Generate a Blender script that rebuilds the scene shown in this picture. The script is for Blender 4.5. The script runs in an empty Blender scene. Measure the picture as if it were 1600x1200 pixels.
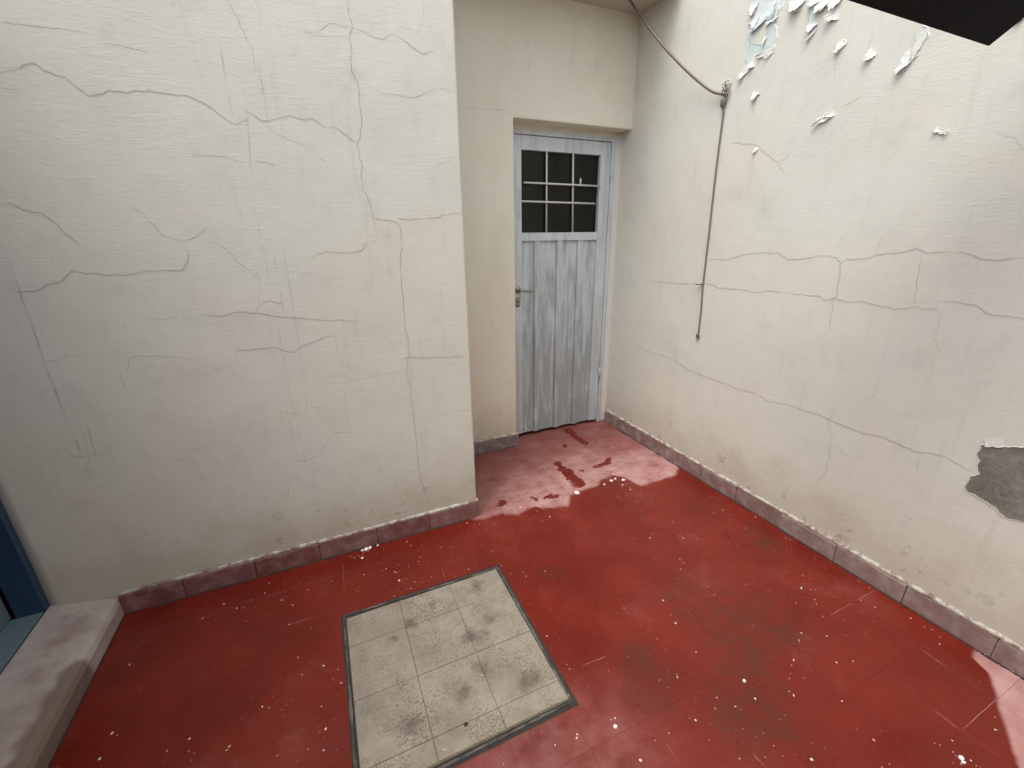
import bpy, bmesh, math, random
from mathutils import Vector, Matrix, noise
from mathutils.geometry import tessellate_polygon
random.seed(7)
R = math.radians
scene = bpy.context.scene
COL = scene.collection

# ------------------------------------------------------------------ camera
CAM = Vector((-0.5834, -1.7829, 1.3561)); FPX = 666.25
RT = Vector((0.91349, -0.40665, -0.01320)); UP = Vector((0.14309, 0.29073, 0.94604)); FW = Vector((0.38087, 0.86609, -0.32377))
cd = bpy.data.cameras.new('camera'); cam = bpy.data.objects.new('camera', cd); COL.objects.link(cam)
cd.sensor_width = 36; cd.lens = 36 * FPX / 1600; cd.clip_start = .02; cd.clip_end = 500
cam.matrix_world = Matrix(((RT.x, UP.x, -FW.x, CAM.x), (RT.y, UP.y, -FW.y, CAM.y), (RT.z, UP.z, -FW.z, CAM.z), (0, 0, 0, 1)))
scene.camera = cam
# ------------------------------------------------------------------ sky, sun, exposure
world = bpy.data.worlds.new('World'); scene.world = world; world.use_nodes = True
wn = world.node_tree
bg = next(n for n in wn.nodes if n.type == 'BACKGROUND')
sky = wn.nodes.new('ShaderNodeTexSky'); sky.sky_type = 'NISHITA'; sky.sun_disc = False
SUN_EL, SUN_AZ = 66, 240          # azimuth clockwise from +Y
sky.sun_elevation = R(SUN_EL); sky.sun_rotation = R(SUN_AZ); sky.dust_density = 4; sky.ozone_density = 1
hs = wn.nodes.new('ShaderNodeHueSaturation'); hs.inputs['Saturation'].default_value = .42
wn.links.new(sky.outputs[0], hs.inputs['Color']); wn.links.new(hs.outputs[0], bg.inputs['Color'])
bg.inputs['Strength'].default_value = .15
sl = bpy.data.lights.new('sun', 'SUN'); sl.energy = .5; sl.angle = R(45); sl.color = (1, .96, .9)
so = bpy.data.objects.new('sun', sl); COL.objects.link(so)
sd = Vector((math.sin(R(SUN_AZ)) * math.cos(R(SUN_EL)), math.cos(R(SUN_AZ)) * math.cos(R(SUN_EL)), math.sin(R(SUN_EL))))
so.rotation_euler = sd.to_track_quat('Z', 'Y').to_euler(); so.location = (0, 0, 8)
vs = scene.view_settings; vs.view_transform = 'Standard'; vs.look = 'None'; vs.gamma = 1; vs.use_curve_mapping = False
vs.exposure = 1.15
scene.render.engine = 'CYCLES'
scene.cycles.max_bounces = 7; scene.cycles.diffuse_bounces = 4; scene.cycles.glossy_bounces = 3

# ------------------------------------------------------------------ geometry constants (metres)
WX = 1.302      # skirting face of the peeling wall
DY = .640       # face of the wall with the door
DZ2 = .733      # face of the door leaf
LINT = 1.975; XO = .514
TOP = 2.9

def pix(x, y, ax, v):
    """photo pixel -> point on the axis plane it touches"""
    d = FW + RT * ((x - 800) / FPX) - UP * ((y - 600) / FPX)
    return CAM + d * ((v - CAM[ax]) / d[ax])

# ------------------------------------------------------------------ node helper
class NT:
    def __init__(s, name):
        s.m = bpy.data.materials.new(name); s.m.use_nodes = True
        s.t = s.m.node_tree; s.n = s.t.nodes
        s.b = next(n for n in s.n if n.type == 'BSDF_PRINCIPLED')
        s.out = next(n for n in s.n if n.type == 'OUTPUT_MATERIAL')
        s._pos = None
    def set(s, sock, v):
        if v is None: return
        if hasattr(v, 'is_linked') or hasattr(v, 'links'): s.t.links.new(v, sock)
        else:
            if sock.type == 'RGBA' and len(v) == 3: v = (*v, 1)
            sock.default_value = v
    def pos(s):
        if s._pos is None: s._pos = s.n.new('ShaderNodeNewGeometry').outputs['Position']
        return s._pos
    def math(s, op, a, b=None, c=None, clamp=False):
        n = s.n.new('ShaderNodeMath'); n.operation = op; n.use_clamp = clamp
        for i, v in enumerate((a, b, c)): s.set(n.inputs[i], v)
        return n.outputs[0]
    def vm(s, op, a, b=None, out=0):
        n = s.n.new('ShaderNodeVectorMath'); n.operation = op
        s.set(n.inputs[0], a)
        if b is not None: s.set(n.inputs[1], b)
        return n.outputs[out]
    def sep(s, v):
        n = s.n.new('ShaderNodeSeparateXYZ'); s.set(n.inputs[0], v); return n.outputs
    def comb(s, x, y, z):
        n = s.n.new('ShaderNodeCombineXYZ')
        for i, v in enumerate((x, y, z)): s.set(n.inputs[i], v)
        return n.outputs[0]
    def scl(s, v, k): return s.vm('MULTIPLY', v, k)
    def noise(s, vec, scale=5, detail=4, rough=.55, dist=0, col=False):
        n = s.n.new('ShaderNodeTexNoise'); s.set(n.inputs['Vector'], vec)
        n.inputs['Scale'].default_value = scale; n.inputs['Detail'].default_value = detail
        n.inputs['Roughness'].default_value = rough; n.inputs['Distortion'].default_value = dist
        return n.outputs['Color' if col else 'Fac']
    def voro(s, vec, scale, feature='F1'):
        n = s.n.new('ShaderNodeTexVoronoi'); n.feature = feature; s.set(n.inputs['Vector'], vec); n.inputs['Scale'].default_value = scale
        return n.outputs['Distance']
    def step(s, v, a, b, lo=0., hi=1.):
        n = s.n.new('ShaderNodeMapRange'); n.interpolation_type = 'SMOOTHSTEP'
        s.set(n.inputs[0], v); n.inputs[1].default_value = a; n.inputs[2].default_value = b
        n.inputs[3].default_value = lo; n.inputs[4].default_value = hi
        return n.outputs[0]
    def mix(s, f, a, b, mode='MIX'):
        n = s.n.new('ShaderNodeMix'); n.data_type = 'RGBA'; n.blend_type = mode
        s.set(n.inputs[0], f); s.set(n.inputs[6], a); s.set(n.inputs[7], b)
        return n.outputs[2]
    def bump(s, h, strength=.3, dist=.01, prev=None):
        n = s.n.new('ShaderNodeBump'); n.inputs['Strength'].default_value = strength; n.inputs['Distance'].default_value = dist
        s.set(n.inputs['Height'], h)
        if prev is not None: s.set(n.inputs['Normal'], prev)
        return n.outputs[0]
    def rnd(s): return s.n.new('ShaderNodeObjectInfo').outputs['Random']
    def curve(s, x, x0, x1, y0, y1, pts):
        """piecewise line y(x) as a float curve"""
        n = s.n.new('ShaderNodeFloatCurve'); c = n.mapping.curves[0]
        pts = sorted(pts); q = [((a - x0) / (x1 - x0), (b - y0) / (y1 - y0)) for a, b in pts]
        c.points[0].location = q[0]; c.points[-1].location = q[-1]
        for a in q[1:-1]: c.points.new(*a)
        for p in c.points: p.handle_type = 'VECTOR'
        n.mapping.extend = 'HORIZONTAL'; n.mapping.update()
        s.set(n.inputs['Value'], s.math('DIVIDE', s.math('SUBTRACT', x, x0), x1 - x0))
        return s.math('MULTIPLY_ADD', n.outputs[0], y1 - y0, y0)
    def seg(s, p, a, b):
        """distance in the floor plane from point p to the segment a-b"""
        a = Vector((a[0], a[1], 0)); b = Vector((b[0], b[1], 0)); ba = b - a
        pa = s.vm('SUBTRACT', s.vm('MULTIPLY', p, (1, 1, 0)), tuple(a))
        h = s.math('DIVIDE', s.vm('DOT_PRODUCT', pa, tuple(ba), 1), max(ba.length_squared, 1e-6), clamp=True)
        sc = s.n.new('ShaderNodeVectorMath'); sc.operation = 'SCALE'; sc.inputs[0].default_value = ba; s.set(sc.inputs['Scale'], h)
        return s.vm('LENGTH', s.vm('SUBTRACT', pa, sc.outputs[0]), None, 1)
    def done(s, color=None, rough=None, normal=None, spec=None, metal=None):
        s.set(s.b.inputs['Base Color'], color); s.set(s.b.inputs['Roughness'], rough); s.set(s.b.inputs['Normal'], normal)
        s.set(s.b.inputs['Specular IOR Level'], spec); s.set(s.b.inputs['Metallic'], metal)
        return s.m

def simple(name, c, rough=.6, nscale=20, var=.25, bump=.2, bscale=80, spec=.4, metal=0.):
    k = NT(name); p = k.n.new('ShaderNodeTexCoord').outputs['Object']
    f = k.noise(p, nscale, 5, .6)
    d = tuple(x * (1 - var) for x in c); e = tuple(min(1, x * (1 + var)) for x in c)
    return k.done(k.mix(f, d, e), rough, k.bump(k.noise(p, bscale, 4), bump, .004), spec, metal)

# ------------------------------------------------------------------ materials
def wall_mat(name, base, warm, dirt=.6, axis='x'):
    k = NT(name); P = k.pos(); x, y, z = k.sep(P)
    big = k.noise(P, 1.7, 3, .6); mid = k.noise(P, 7, 5, .62)
    hs_ = k.scl(P, (1, 1, 6)); vs_ = k.scl(P, (9, 9, .8))
    roll = k.noise(hs_, 22, 3, .65); runs = k.noise(vs_, 3.5, 3, .6)
    c = k.mix(k.step(big, .38, .66), base, warm)
    c = k.mix(k.step(mid, .45, .8, 0, .35), c, tuple(v * .80 for v in base))
    c = k.mix(k.step(runs, .55, .78, 0, .22), c, tuple(v * .72 for v in warm))
    # damp, soiled foot of the wall
    zz = k.math('ADD', z, k.math('MULTIPLY', k.math('SUBTRACT', mid, .5), .55))
    foot = k.step(zz, .02, .42, dirt, 0)
    c = k.mix(foot, c, (.40, .34, .235))
    blot = k.math('MULTIPLY', k.step(k.noise(P, 14, 4, .7), .56, .74), k.step(zz, .05, .5, .8, .05))
    c = k.mix(blot, c, (.26, .215, .15))
    sp = k.step(k.voro(P, 26), .0, .035, 1, 0); sp2 = k.step(k.noise(P, 3, 2), .5, .6)
    c = k.mix(k.math('MULTIPLY', k.math('MULTIPLY', sp, sp2), .55), c, (.2, .17, .13))
    # hand-trowelled relief, roller grain, blisters: one height in millimetres
    h = k.math('MULTIPLY', k.noise(P, 5, 2, .5), 5.)
    h = k.math('MULTIPLY_ADD', roll, .75, h)
    h = k.math('MULTIPLY_ADD', k.noise(P, 100, 3, .6), .7, h)
    msk = k.step(k.noise(P, 2.6, 2), .52, .66)
    bl = k.math('MULTIPLY', k.step(k.voro(P, 40), .0, .14, 1, 0), msk)
    h = k.math('MULTIPLY_ADD', bl, 1.1, h)
    wr = k.math('MULTIPLY', k.step(k.math('ABSOLUTE', k.math('SUBTRACT', k.noise(hs_, 5, 3, .5, .6), .5)), 0, .02, 1, 0), k.math('SUBTRACT', 1., msk))
    h = k.math('MULTIPLY_ADD', wr, .35, h)
    nb = k.bump(h, 1., .00055)
    return k.done(c, k.step(mid, .3, .7, .72, .86), nb, .25)

M = {}
M['wall'] = wall_mat('cracked_white_paint', (.66, .662, .588), (.68, .662, .572), .6)
M['wall_r'] = wall_mat('peeling_white_paint', (.675, .678, .61), (.68, .67, .585), .5)
M['wall_d'] = wall_mat('warm_cream_paint', (.74, .715, .60), (.72, .685, .56), .5)
M['wall_h'] = wall_mat('house_paint', (.60, .58, .53), (.58, .55, .49), .5)
M['ceil'] = simple('ceiling_paint', (.50, .45, .38), .85, 4, .15)
k = NT('paint_and_mortar'); P = k.pos()
c = k.mix(k.step(k.noise(P, 30, 5, .7), .36, .62), (.20, .14, .12), (.50, .47, .41))
M['fillet'] = k.done(c, .85, k.bump(k.noise(P, 120, 3), .8, .004), .2)
M['crack'] = simple('crack_shadow', (.16, .14, .11), .9, 40, .6)
M['hair'] = simple('hairline_shadow', (.26, .24, .205), .9, 40, .5)
M['lip'] = simple('lifted_paint_lip', (.66, .655, .62), .7, 30, .08)
M['flake'] = simple('curled_paint', (.67, .685, .64), .65, 30, .1, .3, 60)
M['chip'] = simple('white_chip', (.80, .79, .76), .6, 60, .08)
k = NT('mint_undercoat'); P = k.pos()
M['mint'] = k.done(k.mix(k.step(k.noise(P, 14, 5, .65), .35, .7), (.56, .66, .64), (.70, .75, .72)), .6, k.bump(k.noise(P, 40, 5), .4, .004), .3)
k = NT('bare_cement'); P = k.pos(); n1 = k.noise(P, 6, 5, .65)
c = k.mix(k.step(n1, .35, .65), (.155, .15, .125), (.29, .275, .24))
M['cement'] = k.done(k.mix(k.step(k.noise(P, 30, 5, .7), .5, .75, 0, .6), c, (.32, .30, .26)), .92, k.bump(k.noise(P, 55, 6, .7), .9, .006), .2)
# grey run marks left by dripping water
k = NT('drip_mark'); P = k.pos()
k.b.inputs['Base Color'].default_value = (.27, .255, .22, 1); k.b.inputs['Roughness'].default_value = .9
tr = k.n.new('ShaderNodeBsdfTransparent'); mx = k.n.new('ShaderNodeMixShader')
k.set(mx.inputs[0], k.step(k.noise(k.scl(P, (60, 60, 9)), 1, 5, .7), .36, .72, .0, .30))
k.t.links.new(tr.outputs[0], mx.inputs[1]); k.t.links.new(k.b.outputs[0], mx.inputs[2]); k.t.links.new(mx.outputs[0], k.out.inputs[0])
M['drip'] = k.m

# red floor: enamelled cement tiles, mostly wet, with dried pale areas
Z7 = lambda x, y: pix(700 + x / 3.81, 620 + y / 3.81, 2, 0)
def floor_mat():
    k = NT('red_floor_tile'); P = k.pos(); x, y, z = k.sep(P)
    rnd = k.rnd()
    wob = k.math('MULTIPLY', k.math('SUBTRACT', k.noise(P, 14, 4, .6), .5), .05)
    wob2 = k.math('MULTIPLY', k.math('SUBTRACT', k.noise(P, 30, 4, .7), .5), .085)
    bd = [Z7(*q)[:2] for q in ((150, 730), (220, 722), (300, 695), (350, 700), (420, 700), (520, 650), (560, 665), (640, 655), (715, 650), (735, 590), (785, 560), (830, 548), (880, 535), (920, 490), (980, 466), (1050, 480), (1110, 512), (1145, 530), (1200, 515), (1280, 490), (1345, 472), (1375, 435))]
    f1 = k.curve(x, -.1, 1.4, -.4, .6, [(-.1, .03)] + [tuple(b) for b in bd] + [(1.4, .1)])
    dd = k.math('SUBTRACT', k.math('ADD', y, k.math('MULTIPLY_ADD', wob2, .4, wob)), f1)
    d1 = k.math('MULTIPLY', k.step(dd, -.016, .020), k.step(dd, .10, .60, 1, .36))
    d1 = k.math('MULTIPLY', d1, k.step(x, -.05, .45, .55, 1))
    fade = k.step(k.noise(P, 5.5, 5, .68), .26, .56, .55, 1.)
    swirl = k.noise(k.scl(P, (5, 16, 1)), 1.6, 5, .68, 1.4)
    fade = k.math('MULTIPLY', fade, k.step(swirl, .30, .56, .55, 1.))
    d1 = k.math('MULTIPLY', d1, fade)
    bd2 = [pix(*q, 2, 0)[:2] for q in ((1518, 1027), (1545, 1052), (1558, 1100), (1574, 1150), (1592, 1200))]
    f2 = k.curve(x, .6, 1.4, -2.2, -1.2, [(.6, -1.9)] + [tuple(b) for b in bd2] + [(1.4, -1.40)])
    d2 = k.step(k.math('SUBTRACT', k.math('ADD', y, k.math('MULTIPLY', wob, .4)), f2), -.012, .006, .9, 0)
    dry_and_sheen = k.math('MAXIMUM', d1, d2)
    # wet blots left standing in the dry area
    Pw = k.comb(k.math('ADD', x, k.math('ADD', wob, wob2)), k.math('ADD', y, k.math('SUBTRACT', wob2, wob)), 0.)
    for a, b, r in (((650, 395), (700, 440), .024), ((700, 440), (785, 520), .036), ((790, 445), (800, 442), .012), ((875, 415), (950, 395), .020), ((940, 395), (965, 368), .014), ((715, 195), (740, 225), .03), ((745, 232), (815, 275), .026), ((690, 295), (700, 290), .02), ((590, 600), (640, 590), .02), ((310, 640), (330, 625), .02), ((495, 600), (520, 610), .012)):
        w = k.step(k.seg(Pw, Z7(*a), Z7(*b)), r * .85, r * 1.15)
        dry_and_sheen = k.math('MULTIPLY', dry_and_sheen, w)
    # pale patch painted in for the sky sheen, thin dried scum elsewhere
    ps = Z7(0, 0); q0 = pix(930, 1170, 2, 0); q1 = pix(820, 1190, 2, 0)
    sc = k.math('MULTIPLY', k.step(k.seg(P, q0, q1), .02, .30, .26, 0), k.step(k.noise(P, 12, 6, .7), .3, .7, .25, 1))
    dry_and_sheen = k.math('MAXIMUM', dry_and_sheen, sc)
    dry_and_sheen = k.math('MAXIMUM', dry_and_sheen, k.math('MULTIPLY', k.step(k.noise(P, 3.2, 5, .7), .52, .8), .12))
    red = k.mix(k.step(k.noise(P, 3, 3, .6), .3, .7), (.115, .0098, .0048), (.162, .0155, .0074))
    red = k.mix(k.math('MULTIPLY', rnd, .18), red, (.12, .014, .009))
    # brown scuffed patches worn into the paint
    br = None
    for a, b, r in (((1090, 940), (1200, 975), .17), ((1150, 1000), (1165, 1050), .15), ((995, 1035), (1015, 1065), .11), ((1150, 1110), (1200, 1130), .14), ((860, 900), (870, 900), .06), ((1180, 830), (1200, 850), .08)):
        v = k.step(k.seg(P, pix(*a, 2, 0), pix(*b, 2, 0)), r * .15, r * 1.25, 1, 0)
        br = v if br is None else k.math('MAXIMUM', br, v)
    br = k.math('MULTIPLY', br, k.step(k.noise(P, 11, 6, .7), .36, .64, .04, .72))
    br = k.math('MAXIMUM', br, k.step(k.noise(P, 19, 5, .7), .66, .78, 0, .5))
    red = k.mix(br, red, (.078, .022, .012))
    pink = k.mix(k.step(k.noise(P, 9, 6, .65), .3, .7), (.34, .165, .15), (.45, .275, .255))
    c = k.mix(dry_and_sheen, red, pink)
    sct = k.step(k.noise(k.scl(k.vm('ADD', P, (0, 0, 0)), (90, 9, 1)), 1, 4, .7), .66, .74, 0, .18)
    c = k.mix(sct, c, (.36, .15, .12))
    dot = k.math('MULTIPLY', k.step(k.voro(P, 55), .0, .05, 1, 0), k.step(k.noise(P, 6, 2), .5, .62, 0, .6))
    c = k.mix(dot, c, (.45, .30, .25))
    rough = k.math('ADD', k.step(k.noise(P, 8, 5, .65), .3, .7, .20, .36), k.math('MULTIPLY', dry_and_sheen, .42))
    nb = k.bump(k.math('MULTIPLY_ADD', k.noise(P, 70, 3, .6), .2, k.math('MULTIPLY', k.noise(P, 6, 2), 1.2)), 1., .001)
    return k.done(c, rough, nb, .34)
M['floor'] = floor_mat()
M['bed'] = simple('floor_joint', (.20, .045, .035), .6, 40, .4)
def skirt_mat(name, a, b, dust):
    k = NT(name); P = k.pos(); r = k.rnd()
    c = k.mix(r, tuple(v * .8 for v in a), tuple(v * 1.2 for v in b))
    c = k.mix(k.step(k.noise(P, 16, 6, .7), .4, .72, 0, .8), c, dust)
    c = k.mix(k.step(k.noise(k.scl(P, (1, 1, 3)), 9, 5, .6), .55, .75, 0, .5), c, (.10, .06, .06))
    return k.done(c, .62, k.bump(k.noise(P, 60, 4), .3, .003), .35)
M['skirt_l'] = skirt_mat('skirting_glaze_red', (.215, .066, .058), (.175, .080, .074), (.32, .205, .185))
M['skirt_r'] = skirt_mat('skirting_glaze_mauve', (.27, .165, .15), (.215, .145, .135), (.40, .33, .295))
M['skirt_d'] = skirt_mat('skirting_glaze_grey', (.22, .155, .155), (.18, .135, .14), (.34, .30, .285))
k = NT('cover_cement'); P = k.pos()
c = k.mix(k.step(k.noise(P, 7, 6, .65), .3, .7), (.225, .192, .15), (.315, .278, .225))
c = k.mix(k.step(k.noise(P, 30, 6, .75), .52, .72, 0, .75), c, (.20, .165, .12))
Pd = k.vm('ADD', P, k.scl(k.vm('SUBTRACT', k.noise(P, 16, 4, .7, 0, True), (.5, .5, .5)), (.11, .11, 0)))
ds = None
for (a, b, r) in (((748, 913), (749, 913), .045), ((641, 971), (643, 972), .04), ((738, 995), (752, 992), .05), ((762, 968), (766, 966), .035), ((724, 1087), (726, 1087), .05), ((674, 947), (674, 948), .022), ((640, 1136), (642, 1136), .045), ((757, 1040), (758, 1050), .04), ((612, 1000), (611, 1000), .025), ((820, 1060), (830, 1058), .05)):
    v = k.step(k.seg(Pd, pix(*a, 2, .01), pix(*b, 2, .01)), r * .1, r, 1, 0); ds = v if ds is None else k.math('MAXIMUM', ds, v)
ds = k.math('MULTIPLY', ds, k.step(k.noise(P, 26, 5, .7), .3, .6, .3, .9))
c = k.mix(ds, c, (.115, .095, .075))
c = k.mix(k.step(k.noise(P, 85, 4, .75), .54, .70, 0, .6), c, (.13, .105, .08)); c = k.mix(k.step(k.noise(P, 60, 3, .7), .58, .72, 0, .45), c, (.38, .34, .27))
c = k.mix(k.step(k.noise(P, 20, 3), .7, .76, 0, .5), c, (.5, .46, .4))
mold = k.math('MULTIPLY', k.step(k.noise(P, 130, 4, .75), .46, .60), k.step(k.noise(P, 6.5, 4, .65), .44, .62, .08, .8))
c = k.mix(mold, c, (.105, .092, .070))
M['cover'] = k.done(c, .85, k.bump(k.noise(P, 70, 5, .7), .45, .003), .25)
M['cjoint'] = simple('cover_joint', (.17, .14, .11), .9, 40, .4)
k = NT('old_iron_and_mortar'); P = k.pos()
c = k.mix(k.step(k.noise(P, 9, 5, .7), .40, .62), (.045, .042, .036), (.12, .11, .095)); c = k.mix(k.step(k.noise(P, 11, 4, .7), .60, .66), c, (.24, .21, .17))
M['iron'] = k.done(c, .8, k.bump(k.noise(P, 120, 3, .7), .7, .003), .3)
M['grime_and_shade'] = simple('grime_and_shade', (.035, .03, .025), .95, 40, .5, .8, 90)
k = NT('sill_concrete'); P = k.pos()
c = k.mix(k.step(k.noise(P, 6, 6, .65), .3, .7), (.31, .24, .21), (.44, .385, .345))
wt = k.step(k.math('ADD', k.seg(P, pix(121, 1035, 2, .085), pix(18, 1205, 2, .09)), k.math('MULTIPLY', k.math('SUBTRACT', k.noise(P, 12, 5), .5), .06)), .020, .046, .85, 0)
c = k.mix(wt, c, (.17, .115, .085))
wt2 = k.step(k.seg(P, pix(118, 965, 2, .09), pix(60, 1045, 2, .1)), .01, .07, .6, 0)
c = k.mix(k.math('MULTIPLY', wt2, k.step(k.noise(P, 14, 5), .35, .6)), c, (.26, .165, .155))
M['sill'] = k.done(c, .75, k.bump(k.noise(P, 60, 5, .65), .4, .003), .3)
M['blue'] = simple('dark_blue_enamel', (.022, .055, .105), .35, 15, .2, .15, 60, .5)
M['ltblue'] = simple('worn_blue_enamel', (.135, .195, .22), .5, 12, .3, .2, 60, .5)
def door_mat(name, grey, pale):
    k = NT(name); P = k.pos(); x, y, z = k.sep(P)
    st = k.noise(k.scl(P, (17, 8, 2.4)), 1, 5, .66, .8); st2 = k.noise(k.scl(P, (60, 20, 5)), 1, 5, .6)
    up = k.step(z, .2, 1.3, -.09, .10)
    f = k.math('ADD', k.math('ADD', st, up), k.math('MULTIPLY', k.math('SUBTRACT', st2, .5), .35))
    c = k.mix(k.step(f, .36, .70), grey, pale)
    c = k.mix(k.step(k.noise(P, 18, 5, .7), .66, .78, 0, .4), c, (.16, .17, .17))
    return k.done(c, k.step(st, .3, .7, .42, .62), k.bump(st2, .25, .002), .45)
M['door'] = door_mat('brushed_grey_primer', (.30, .33, .335), (.52, .57, .585))
M['frame'] = door_mat('pale_blue_primer', (.42, .455, .465), (.56, .605, .62))
M['bar'] = simple('white_bar', (.58, .58, .55), .45, 30, .1)
M['steel'] = simple('worn_steel', (.35, .33, .30), .35, 40, .3, .2, 90, .5, .8)
M['glass'] = None
k = NT('dark_glass'); k.b.inputs['Base Color'].default_value = (.012, .014, .012, 1); k.b.inputs['Roughness'].default_value = .12
tr = k.n.new('ShaderNodeBsdfTransparent'); tr.inputs[0].default_value = (.5, .52, .47, 1); mx = k.n.new('ShaderNodeMixShader'); mx.inputs[0].default_value = .5
k.t.links.new(tr.outputs[0], mx.inputs[1]); k.t.links.new(k.b.outputs[0], mx.inputs[2]); k.t.links.new(mx.outputs[0], k.out.inputs[0])
M['glass'] = k.m
M['room'] = simple('dim_room', (.16, .165, .14), .9, 3, .2)
M['cable'] = simple('grey_cable', (.16, .125, .11), .5, 50, .2)
M['cord'] = simple('grey_cord', (.17, .16, .14), .8, 120, .4)
M['nail'] = simple('dull_nail', (.30, .29, .26), .45, 60, .3, .2, 90, .5, .6)
M['black'] = simple('black_sheet', (.004, .004, .0045), .8, 8, .3, .2, 80, .2)
M['ground'] = simple('ground', (.12, .11, .09), .95, 2, .2)

# ------------------------------------------------------------------ object helpers
def link(name, me, mat, parent=None, smooth=False):
    o = bpy.data.objects.new(name, me); COL.objects.link(o)
    if mat is not None and len(me.materials) == 0: me.materials.append(mat)
    if parent: o.parent = parent
    if smooth:
        for p in me.polygons: p.use_smooth = True
    return o
def tag(o, label, cat, group=None, kind=None):
    o['label'] = label; o['category'] = cat
    if group: o['group'] = group
    if kind: o['kind'] = kind
    return o
def structure(o): o['kind'] = 'structure'; return o
def empty(name, loc):
    o = bpy.data.objects.new(name, None); COL.objects.link(o); o.location = loc; o.empty_display_size = .1; return o
def bm_box(bm, a, b, bev=0):
    g = bmesh.ops.create_cube(bm, size=1)
    c = (Vector(a) + Vector(b)) / 2; s = Vector(b) - Vector(a)
    for v in g['verts']: v.co = Vector((v.co.x * s.x + c.x, v.co.y * s.y + c.y, v.co.z * s.z + c.z))
    if bev:
        es = list({e for v in g['verts'] for e in v.link_edges})
        bmesh.ops.bevel(bm, geom=es, offset=bev, segments=2, affect='EDGES', profile=.5)
def to_mesh(bm, name):
    bmesh.ops.recalc_face_normals(bm, faces=bm.faces)
    me = bpy.data.meshes.new(name); bm.to_mesh(me); bm.free(); return me
def box(name, a, b, mat, parent=None, bev=0., rel=True):
    """box in world coordinates (parent empties are unrotated)"""
    bm = bmesh.new(); off = parent_world(parent)
    bm_box(bm, Vector(a) - off, Vector(b) - off, bev)
    return link(name, to_mesh(bm, name), mat, parent)
def parent_world(p):
    v = Vector((0, 0, 0))
    while p: v = v + p.location; p = p.parent
    return v
def tube(name, pts, r, mat, parent=None, seg=8, rfun=None):
    off = parent_world(parent); pts = [Vector(p) - off for p in pts]; bm = bmesh.new(); rings = []
    nrm = None
    for i, p in enumerate(pts):
        t = (pts[min(i + 1, len(pts) - 1)] - pts[max(i - 1, 0)]).normalized()
        if nrm is None: nrm = t.orthogonal().normalized()
        nrm = (nrm - t * nrm.dot(t)).normalized(); bi = t.cross(nrm)
        rr = rfun(i / (len(pts) - 1)) if rfun else r
        rings.append([bm.verts.new(p + (nrm * math.cos(a) + bi * math.sin(a)) * rr) for a in [2 * math.pi * j / seg for j in range(seg)]])
    for a, b in zip(rings, rings[1:]):
        for j in range(seg): bm.faces.new((a[j], a[(j + 1) % seg], b[(j + 1) % seg], b[j]))
    bm.faces.new(rings[0][::-1]); bm.faces.new(rings[-1])
    return link(name, to_mesh(bm, name), mat, parent, True)
def smooth_path(pts, n=6):
    out = []; P = [Vector(p) for p in pts]
    for i in range(len(P) - 1):
        p0 = P[max(i - 1, 0)]; p1 = P[i]; p2 = P[i + 1]; p3 = P[min(i + 2, len(P) - 1)]
        for j in range(n):
            t = j / n
            out.append(.5 * ((2 * p1) + (p2 - p0) * t + (2 * p0 - 5 * p1 + 4 * p2 - p3) * t * t + (3 * p1 - p0 - 3 * p2 + p3) * t ** 3))
    out.append(P[-1]); return out

# ------------------------------------------------------------------ walls with an uneven hand-plastered face
YL, XR = .012, WX + .010          # plane of the cracked wall, plane of the peeling wall
def bulge(u, v, seed):
    return .0045 * noise.noise(Vector((u * 1.6, v * 1.6, seed))) + .0018 * noise.noise(Vector((u * 5, v * 5, seed + 9)))
def lp(u, v, h=0.): return Vector((u, YL + bulge(u, v, 1) - h, v))            # cracked wall: u = x
def rp(u, v, h=0.): return Vector((XR - bulge(u, v, 5) - h, u, v))            # peeling wall: u = y
def dp(u, v, h=0.): return Vector((u, DY - h, v))
def plaster_face(name, fn, us, vs_, back, mat, round_edge=None):
    """uneven front grid joined to a flat back: one closed mesh"""
    bm = bmesh.new(); G = []
    for u in us:
        col = []
        for v in vs_:
            p = fn(u, v)
            if round_edge is not None:
                d = abs(u - round_edge); rr = .010
                if d < rr: p.y += rr - math.sqrt(max(0, rr * rr - (rr - d) ** 2))
                if d < .02: p.x += .0022 * noise.noise(Vector((v * 9, 3, u)))
            col.append(bm.verts.new(p))
        G.append(col)
    nu, nv = len(us), len(vs_)
    for i in range(nu - 1):
        for j in range(nv - 1): bm.faces.new((G[i][j], G[i + 1][j], G[i + 1][j + 1], G[i][j + 1]))
    loop = [G[i][0] for i in range(nu)] + [G[-1][j] for j in range(1, nv)] + [G[i][-1] for i in range(nu - 2, -1, -1)] + [G[0][j] for j in range(nv - 2, 0, -1)]
    bk = []
    for v in loop:
        c = v.co.copy(); c[back[0]] = back[1]; bk.append(bm.verts.new(c))
    n = len(loop)
    for i in range(n): bm.faces.new((loop[i], loop[(i + 1) % n], bk[(i + 1) % n], bk[i]))
    bm.faces.new(bk)
    return link(name, to_mesh(bm, name), mat)
def lin(a, b, n): return [a + (b - a) * i / n for i in range(n + 1)]

us = lin(-1.645, -.03, 56) + [-.02, -.012, -.009, -.006, -.004, -.002, -.0007, 0]
lwall = plaster_face('cracked_wall', lp, us, lin(0, TOP, 90), (1, .639), M['wall'], 0.)
for p in lwall.data.polygons: p.use_smooth = abs(p.normal.y) > .4 or p.area < .002
tag(lwall, 'off-white plaster wall with long branching cracks beside the recessed door', 'wall')
rwall = plaster_face('peeling_wall', rp, lin(-3.0, .80, 80), lin(0, TOP, 80), (0, XR + .25), M['wall_r'])
tag(rwall, 'off-white plaster wall with paint peeling near its top and a bare cement patch', 'wall')

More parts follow.
